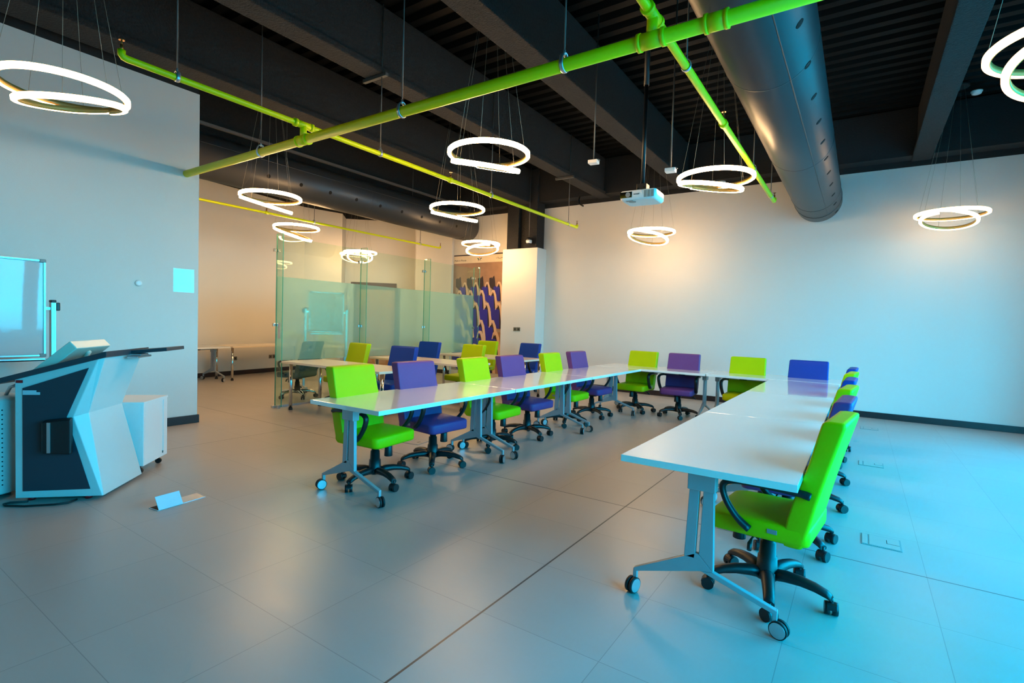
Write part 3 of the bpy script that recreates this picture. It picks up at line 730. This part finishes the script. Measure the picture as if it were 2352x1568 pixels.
# ------------------------------------------------------------------ pendants: double spiral LED rings
LZ = 3.10
def pendant(cx, cy, phi, label, th, r, zc, led, drop):
    t = thing('pendant_lamp', label, 'lamp', (cx, cy, zc), 0, 'double ring LED pendants')
    Rb = .40; p = R(phi); th_ = R(th)
    dv = Vector((math.cos(p), math.sin(p), 0)); tv = Vector((-math.sin(p), math.cos(p), 0)); zv = Vector((0, 0, 1))
    n = 132; mid = n//2; pts = []
    for i in range(n+1):
        a = (i-mid)/mid*(2*PI*.985)       # a=0 at the joint
        if a < 0: c = dv*(Rb*math.cos(a))+tv*(Rb*math.sin(a)); nz = zv.copy(); rad = dv*math.cos(a)+tv*math.sin(a)
        else:
            e1 = dv*math.cos(th_)+zv*math.sin(th_)
            c = dv*Rb-e1*r+e1*(r*math.cos(a))+tv*(r*math.sin(a)); nz = zv*math.cos(th_)-dv*math.sin(th_); rad = e1*math.cos(a)+tv*math.sin(a)
        pts.append((c, nz, rad))
    # blend normals around the joint, and let the small loop hang a little lower
    w, h = .021, .022
    def ringpts(quad):
        rg = []
        for i, (c, nz, rad) in enumerate(pts):
            k = max(0, min(1, (i-mid)/8)); c = c-zv*(drop*k)
            rg.append([c+rad*a+nz*b for a, b in quad])
        return rg
    MB().loft(ringpts([(w*.55, h), (w, h*.6), (w, -h*.7), (w*.6, -h), (-w*.6, -h), (-w*.75, -h*.8), (-w*.3, 0)])).build('diffuser', M[led], t)
    MB().loft(ringpts([(w*.54, h+.001), (-w, h+.001), (-w, -h*.85), (-w*.78, -h*.8), (-w*.32, 0)])).build('housing', M['gold'], t)
    top = DK-zc-.03
    cn = MB().lathe([(.12, top), (.12, top+.028)], n=28).build('canopy', M['wallblack'], t)
    for i in (4, 26, 48, 84, 106, 124):
        c, nz, rad = pts[i]; c = c-zv*(drop if i > mid else 0)
        MB().cyl(tuple(c+nz*h), tuple(Vector((c.x*.22, c.y*.22, top))), .0016, n=6).build('suspension_cable', M['cable'], t)
    return t
for a in ((-5.26, 1.41, 120, 12, .34, .01, 'led_side', 'double ring LED pendant at the upper left, in front of the left white wall'),
          (-7.18, 4.27, 198, 17, .34, .01, 'led', 'double ring LED pendant over the opening, beside the wall edge and below the big pipe'),
          (-9.14, 5.97, 200, 20, .34, .01, 'led', 'double ring LED pendant in the recess, just above the near glass fin'),
          (-3.23, 4.26, 150, 16, .34, .01, 'led', 'double ring LED pendant at the picture centre, below the thick lime pipe'),
          (-5.19, 6.09, 165, 15, .34, .02, 'led', 'double ring LED pendant behind the central one, in front of the recess duct'),
          (-7.02, 9.06, 340, 12, .34, .06, 'led', 'double ring LED pendant in front of the poster, below the duct end'),
          (-10.9, 8.96, 318, 22, .30, .01, 'led', 'double ring LED pendant seen through the glass partition, above the brown door frame'),
          (-1.45, 6.19, 150, 12, .34, .01, 'led_half', 'double ring LED pendant left of the big dark duct, beside the lime branch pipe'),
          (-3.22, 9.17, 240, 13, .34, .03, 'led_half', 'double ring LED pendant below the projector, in front of the back wall'),
          (.98, 9.50, 250, 13, .31, .03, 'led_mid', 'double ring LED pendant right of the duct, in front of the white back wall'),
          (.97, 4.31, 270, 16, .32, .06, 'led_low', 'double ring LED pendant cut by the right frame edge, near the ceiling beam')):
    pendant(a[0], a[1], a[2], a[7], a[3], a[4], LZ, a[6], a[5])

# ------------------------------------------------------------------ sprinkler pipes
MY, MZ = 3.035, 3.09
def clevis(parent, p, r, axis, ztop=DK):
    x, y, z = p
    h = MB().cyl((x, y, z+r+.05), (x, y, ztop), .0055, n=8).build('hanger_rod', M['rod'], parent)
    b = MB(); pts = []
    for i in range(17):
        a = -PI/2+2*PI*i/16
        q = (r+.004)*math.cos(a), (r+.004)*math.sin(a)
        if q[1] > 0: q = (q[0], q[1]*1.7)
        pts.append((x+q[0], y, z+q[1]) if axis == 'y' else (x, y+q[0], z+q[1]))
    b.tube(pts[:-1], .004, 6, closed=True, up=(0, 1, 0) if axis == 'y' else (1, 0, 0), sx=1, sy=4.0)
    b.cyl((x, y, z+r*1.5), (x, y, z+r*1.5+.035), .009, n=8)
    b.build('clevis', M['galv'], h)
def head(parent, p):
    x, y, z = p
    MB().cyl((x, y, z), (x, y, z+.045), .011, n=10).cyl((x, y, z+.045), (x, y, z+.075), .006, n=8).cyl((x, y, z+.075), (x, y, z+.079), .02, n=12).build('sprinkler_head', M['brass'], parent)
mp_ = thing('sprinkler_pipe', 'thick lime green sprinkler main crossing the whole ceiling from the left wall', 'pipe', (XL, MY, MZ), 0, 'lime sprinkler pipes')
def off(o, pts): return [tuple(Vector(q)-Vector(o)) for q in pts]
O = (XL, MY, MZ)
MB().tube(off(O, [(XL-.02, MY, MZ), (1.9, MY, MZ)]), .042, 20).build('main_run', M['pipe'], mp_)
for x in (-4.56, -1.11):
    MB().cyl((x-.075-XL, 0, 0), (x+.075-XL, 0, 0), .049, n=20).cyl((x-.085-XL, 0, 0), (x-.062-XL, 0, 0), .054, n=20).cyl((x+.062-XL, 0, 0), (x+.085-XL, 0, 0), .054, n=20).cyl((x-XL, 0, 0), (x-XL, 0, .15), .032, n=16).build('tee', M['pipe'], mp_)
MB().cyl((-.74-XL-.05, 0, 0), (-.74-XL+.05, 0, 0), .05, n=20).cyl((-.74-XL-.065, 0, 0), (-.74-XL-.045, 0, 0), .054, n=20).cyl((-.74-XL+.045, 0, 0), (-.74-XL+.065, 0, 0), .054, n=20).build('coupling', M['pipe'], mp_)
for x in (-5.30, -3.21, -1.70): clevis(mp_, (x-XL, 0, 0), .042, 'x', DK-MZ)
def branch(x, z, y0, y1, r, label, hangs, heads, heads_up, tee=None):
    t = thing('sprinkler_pipe', label, 'pipe', (x, y0, z), 0, 'lime sprinkler pipes')
    pth = [(0, 0, .05), (0, 0, .02), (0, .012, .004), (0, .035, 0), (0, y1-y0-.035, 0), (0, y1-y0-.012, .004), (0, y1-y0, .02), (0, y1-y0, .05)]
    MB().tube(pth, r, 14, up=(1, 0, 0)).build('branch_run', M['pipe'], t)
    for y in hangs: clevis(t, (0, y-y0, 0), r, 'y', DK-z)
    for y in heads: head(t, (0, y-y0, .045 if y in (y0, y1) else r))
    for y in heads_up: MB().cyl((0, y-.03-y0, 0), (0, y+.03-y0, 0), r*1.35, n=14).build('fitting', M['pipe'], t)
    if tee is not None:
        MB().cyl((0, tee-.085-y0, 0), (0, tee+.085-y0, 0), r*1.3, n=16).cyl((0, tee-.1-y0, 0), (0, tee-.07-y0, 0), r*1.5, n=16).cyl((0, tee+.07-y0, 0), (0, tee+.1-y0, 0), r*1.5, n=16).build('tee', M['pipe'], t)
    return t
branch(-4.56, 3.235, 1.55, 8.85, .026, 'thin lime green sprinkler branch left of centre, running from above the left wall', (1.92, 4.0, 6.1, 8.5), (1.55, 5.2, 8.85), (5.2,), MY)
branch(-1.11, 3.235, -2.5, 8.25, .028, 'lime green sprinkler branch beside the big dark duct', (3.75, 6.5, 7.9), (4.95, 8.25), (4.95,), MY)
branch(-8.7, 3.18, 3.1, 9.6, .020, 'thin olive green sprinkler branch in the recess above the glass', (3.6, 6.05, 8.9), (5.1, 9.6), (5.1,))

# strut brackets under the beam
for k, (x, y, l) in enumerate(((-4.62, 4.0, 'dark slotted strut bracket under the second beam, left of centre'), (-4.62, 8.5, 'dark slotted strut bracket near the back end of the second beam'))):
    t = thing('strut_bracket', l, 'bracket', (x, y, 4.08), 0, 'strut brackets')
    MB().bb(-.24, .14, -.02, .02, 0, .035).build('channel', M['rod'], t)
    MB().bb(-.24, -.22, -.02, .02, .035, .04).build('end_lip', M['rod'], t)

# ------------------------------------------------------------------ air ducts
def duct(x, z, r, y0, y1, label, ang, holes, rails=False):
    t = thing('air_duct', label, 'duct', (x, y0, z), 0, 'round dark air ducts')
    n = 48
    rings = [[(q*math.cos(2*PI*j/n), yy_-y0, q*math.sin(2*PI*j/n)) for j in range(n)] for q, yy_ in ((r, y0), (r, y1-.05), (r*.985, y1-.03), (r*.95, y1-.01), (r*.88, y1))]
    MB().loft(rings).build('duct_body', M['duct'], t)
    k = y0+1.2
    sb = MB()
    while k < y1-.3:
        sb.loft([[(q*math.cos(2*PI*j/n), w_-y0, q*math.sin(2*PI*j/n)) for j in range(n)] for q, w_ in ((r, k-.006), (r+.003, k-.004), (r+.003, k+.004), (r, k+.006))], cap=False)
        k += 2.4
    sb.loft([[(q*math.cos(2*PI*j/n), w_-y0, q*math.sin(2*PI*j/n)) for j in range(n)] for q, w_ in ((r, y1-.42), (r+.006, y1-.415), (r+.006, y1-.39), (r, y1-.385))], cap=False)
    sa = R(ang[1])
    sb.tube([((r+.0005)*math.cos(sa), 0, (r+.0005)*math.sin(sa)), ((r+.0005)*math.cos(sa), y1-y0-.4, (r+.0005)*math.sin(sa))], .005, 6)
    sb.build('seams', M['duct'], t)
    for y in holes:
        a = R(ang[0]); d = Vector((math.cos(a), 0, math.sin(a)))
        c = Vector((0, y-y0, 0))+d*(r-.004)
        MB().cyl(tuple(c), tuple(c+d*.006), .032, n=18).build('air_nozzle', M['hole'], t)
    for y in (y0+2, y0+5, y0+8):
        if y < y1: MB().cyl((0, y-y0, r), (0, y-y0, DK-z), .006, n=8).build('hanger_rod', M['rod'], t)
    return t
duct(-.685, 3.585, .34, YF+.05, 10.2, 'large round dark grey air duct on the right, with a row of nozzles', (-38, -62), [2.6+.62*i for i in range(13)])
duct(-8.28, 3.74, .335, YF+.05 if False else 3.2, 10.2, 'round black air duct over the recess, running behind the pendants', (-22, 20), [4.7+.58*i for i in range(9)])
rl_ = MB().bb(-8.05, -8.0, 3.2, 9.8, 4.12, 4.16).build('cable_rail', M['rod']); tag(rl_, 'dark metal cable rail running above the recess duct', 'rail')

# ------------------------------------------------------------------ projector and small ceiling devices
pj = thing('projector', 'white projector hanging upside down from a black ceiling pole', 'projector', (-1.862, 5.0, 2.665), R(2))
PWd, PDp, PH = .36, .30, .095
rg = [rrect(PWd-i2, PDp-i2, .035, 6, 0, 0, z) for z, i2 in ((-PH/2, .05), (-PH/2+.008, .02), (-PH/2+.022, .0), (PH/2-.008, 0), (PH/2, .012))]
MB().loft(rg).build('case', M['white'], pj)
MB().bb(-PWd/2+.006, -PWd/2+.125, -PDp/2-.002, -PDp/2+.002, -.022, .035).build('lens_bay', M['lens'], pj)
MB().cyl((-PWd/2+.085, -PDp/2-.004, .006), (-PWd/2+.085, -PDp/2-.001, .006), .024, n=22).build('lens', M['badge'], pj)
vb = MB()
for i in range(3): vb.bb(.065+i*.034, .093+i*.034, -PDp/2-.0015, -PDp/2+.001, -.03, .036)
vb.build('vent_grille', M['vent'], pj)
text('brand_lettering', 'EPSON', .019, M['ink'], pj, (-.01, -PDp/2-.0012, .008), (R(90), R(180), 0))
MB().bb(-.12, -.05, -.13, -.10, -PH/2-.003, -PH/2+.001).cyl((-.07, -.08, -PH/2-.004), (-.07, -.08, -PH/2+.001), .035, n=18).build('foot_recess', M['badge'], pj)
MB().bb(-.11, .11, -.05, .06, PH/2+.004, PH/2+.02).bb(-.05, .05, -.04, .06, PH/2+.02, PH/2+.085).bb(-.10, -.075, -.09, -.05, PH/2, PH/2+.018).build('mount_bracket', M['black'], pj, .003)
for q in ((-.03, .06), (.0, .045), (.03, .065)): MB().cyl((q[0], -.044, PH/2+q[1]-.02), (q[0], -.04, PH/2+q[1]-.02), .007, n=10).build('bolt', M['chrome'], pj)
MB().cyl((0, 0, PH/2+.08), (0, 0, 1.1), .02, n=14).cyl((0, 0, 1.1), (0, 0, DK-2.665), .026, n=14).build('pole', M['black'], pj)
def rod_box(x, y, z, label):
    t = thing('ceiling_sensor', label, 'sensor', (x, y, z), R(4), 'white boxes on ceiling rods')
    MB().bb(-.055, .055, -.045, .045, 0, .04).build('case', M['white'], t, .006)
    MB().cyl((0, 0, .04), (0, 0, DK-z), .008, n=8).build('rod', M['rod'], t)
    MB().tube([(.055, 0, .02), (.075, .0, .035), (.05, 0, .05)], .003, 6).build('clip', M['alu'], t)
rod_box(-2.60, 5.4, 3.215, 'white sensor box on a rod, left of the projector pole')
rod_box(-1.78, 5.6, 3.06, 'white sensor box on a black rod, right of the projector pole')
def detector(x, y, z, label, r=.055):
    t = tag(MB().lathe([(r*.6, -.05), (r, -.04), (r, -.02), (r*1.2, -.015), (r*1.2, 0)], n=26).build('smoke_detector', M['white'], None, 0, (x, y, z)), label, 'detector', 'smoke detectors')
detector(1.185, 9.6, 4.80, 'round white smoke detector on the dark ceiling at the upper right')
detector(-2.27, 10.2, 4.138, 'flat white detector under the back beam beside the green branch pipe')
cv = thing('security_camera', 'small white dome security camera hanging before the black steel pillar', 'camera', (-6.30, 9.9, 3.21))
MB().lathe([(.02, .12), (.055, .10), (.06, .06), (.055, .055)], n=22).build('cap', M['black'], cv)
MB().lathe([(.06, .055), (.068, .05), (.066, .0), (.05, -.015)], n=22).build('housing', M['white'], cv)
MB().lathe([(.045, -.012), (.042, -.03), (.028, -.046), (.005, -.053)], n=22).build('dome', M['lens'], cv)
MB().cyl((0, 0, .12), (0, 0, DK-3.21), .007, n=8).build('rod', M['rod'], cv)
hs = MB().tube([(-5.12, 10.02, 4.14), (-5.12, 9.98, 4.05), (-5.08, 9.94, 3.96), (-4.98, 9.92, 3.9)], .018, 10).build('conduit', M['black']); tag(hs, 'short black flexible conduit end hanging below the back beam', 'conduit')

# ------------------------------------------------------------------ light
w = bpy.data.worlds.new('sky'); S.world = w; w.use_nodes = True
nt = w.node_tree; nt.nodes.clear(); N = nt.nodes; L = nt.links
out = N.new('ShaderNodeOutputWorld'); bg = N.new('ShaderNodeBackground'); L.new(bg.outputs[0], out.inputs[0])
tc = N.new('ShaderNodeTexCoord'); sp = N.new('ShaderNodeSeparateXYZ'); L.new(tc.outputs['Generated'], sp.inputs[0])
cr = N.new('ShaderNodeValToRGB'); mr = N.new('ShaderNodeMapRange'); mr.inputs[1].default_value = -1; mr.inputs[2].default_value = 1
L.new(sp.outputs[2], mr.inputs[0]); L.new(mr.outputs[0], cr.inputs[0])
e = cr.color_ramp.elements; e[0].position = .47; e[0].color = (.02, .09, .14, 1); e[1].position = .5; e[1].color = (.01, .66, 1.0, 1)
x_ = e.new(.62); x_.color = (.0, .57, 1.0, 1); x_ = e.new(1.0); x_.color = (.0, .46, 1.0, 1)
nz = N.new('ShaderNodeTexNoise'); nz.inputs['Scale'].default_value = 4; nz.inputs['Detail'].default_value = 5; L.new(tc.outputs['Generated'], nz.inputs['Vector'])
hv = N.new('ShaderNodeMix'); hv.data_type = 'RGBA'; hv.blend_type = 'MULTIPLY'; hv.inputs[0].default_value = .15; L.new(cr.outputs[0], hv.inputs[6]); L.new(nz.outputs['Color'], hv.inputs[7])
L.new(hv.outputs[2], bg.inputs[0]); bg.inputs[1].default_value = 21
def portal(name, loc, rot, sx, sy):
    l = bpy.data.lights.new(name, 'AREA'); l.shape = 'RECTANGLE'; l.size = sx; l.size_y = sy; l.cycles.is_portal = True
    o = bpy.data.objects.new(name, l); COL.objects.link(o); o.location = loc; o.rotation_euler = rot
portal('window_portal', (XR+.16, (YW+YE)/2, 1.65), (0, R(90), 0), 3.3, YE-YW)

# ------------------------------------------------------------------ render look
S.view_settings.view_transform = 'Standard'; S.view_settings.look = 'None'; S.view_settings.gamma = 1; S.view_settings.exposure = 0
S.view_settings.use_curve_mapping = False
cs = S.cycles
cs.max_bounces = 8; cs.diffuse_bounces = 4; cs.glossy_bounces = 4; cs.transmission_bounces = 6; cs.transparent_max_bounces = 12
cs.caustics_reflective = False; cs.caustics_refractive = False; cs.sample_clamp_indirect = 6
cs.use_denoising = True
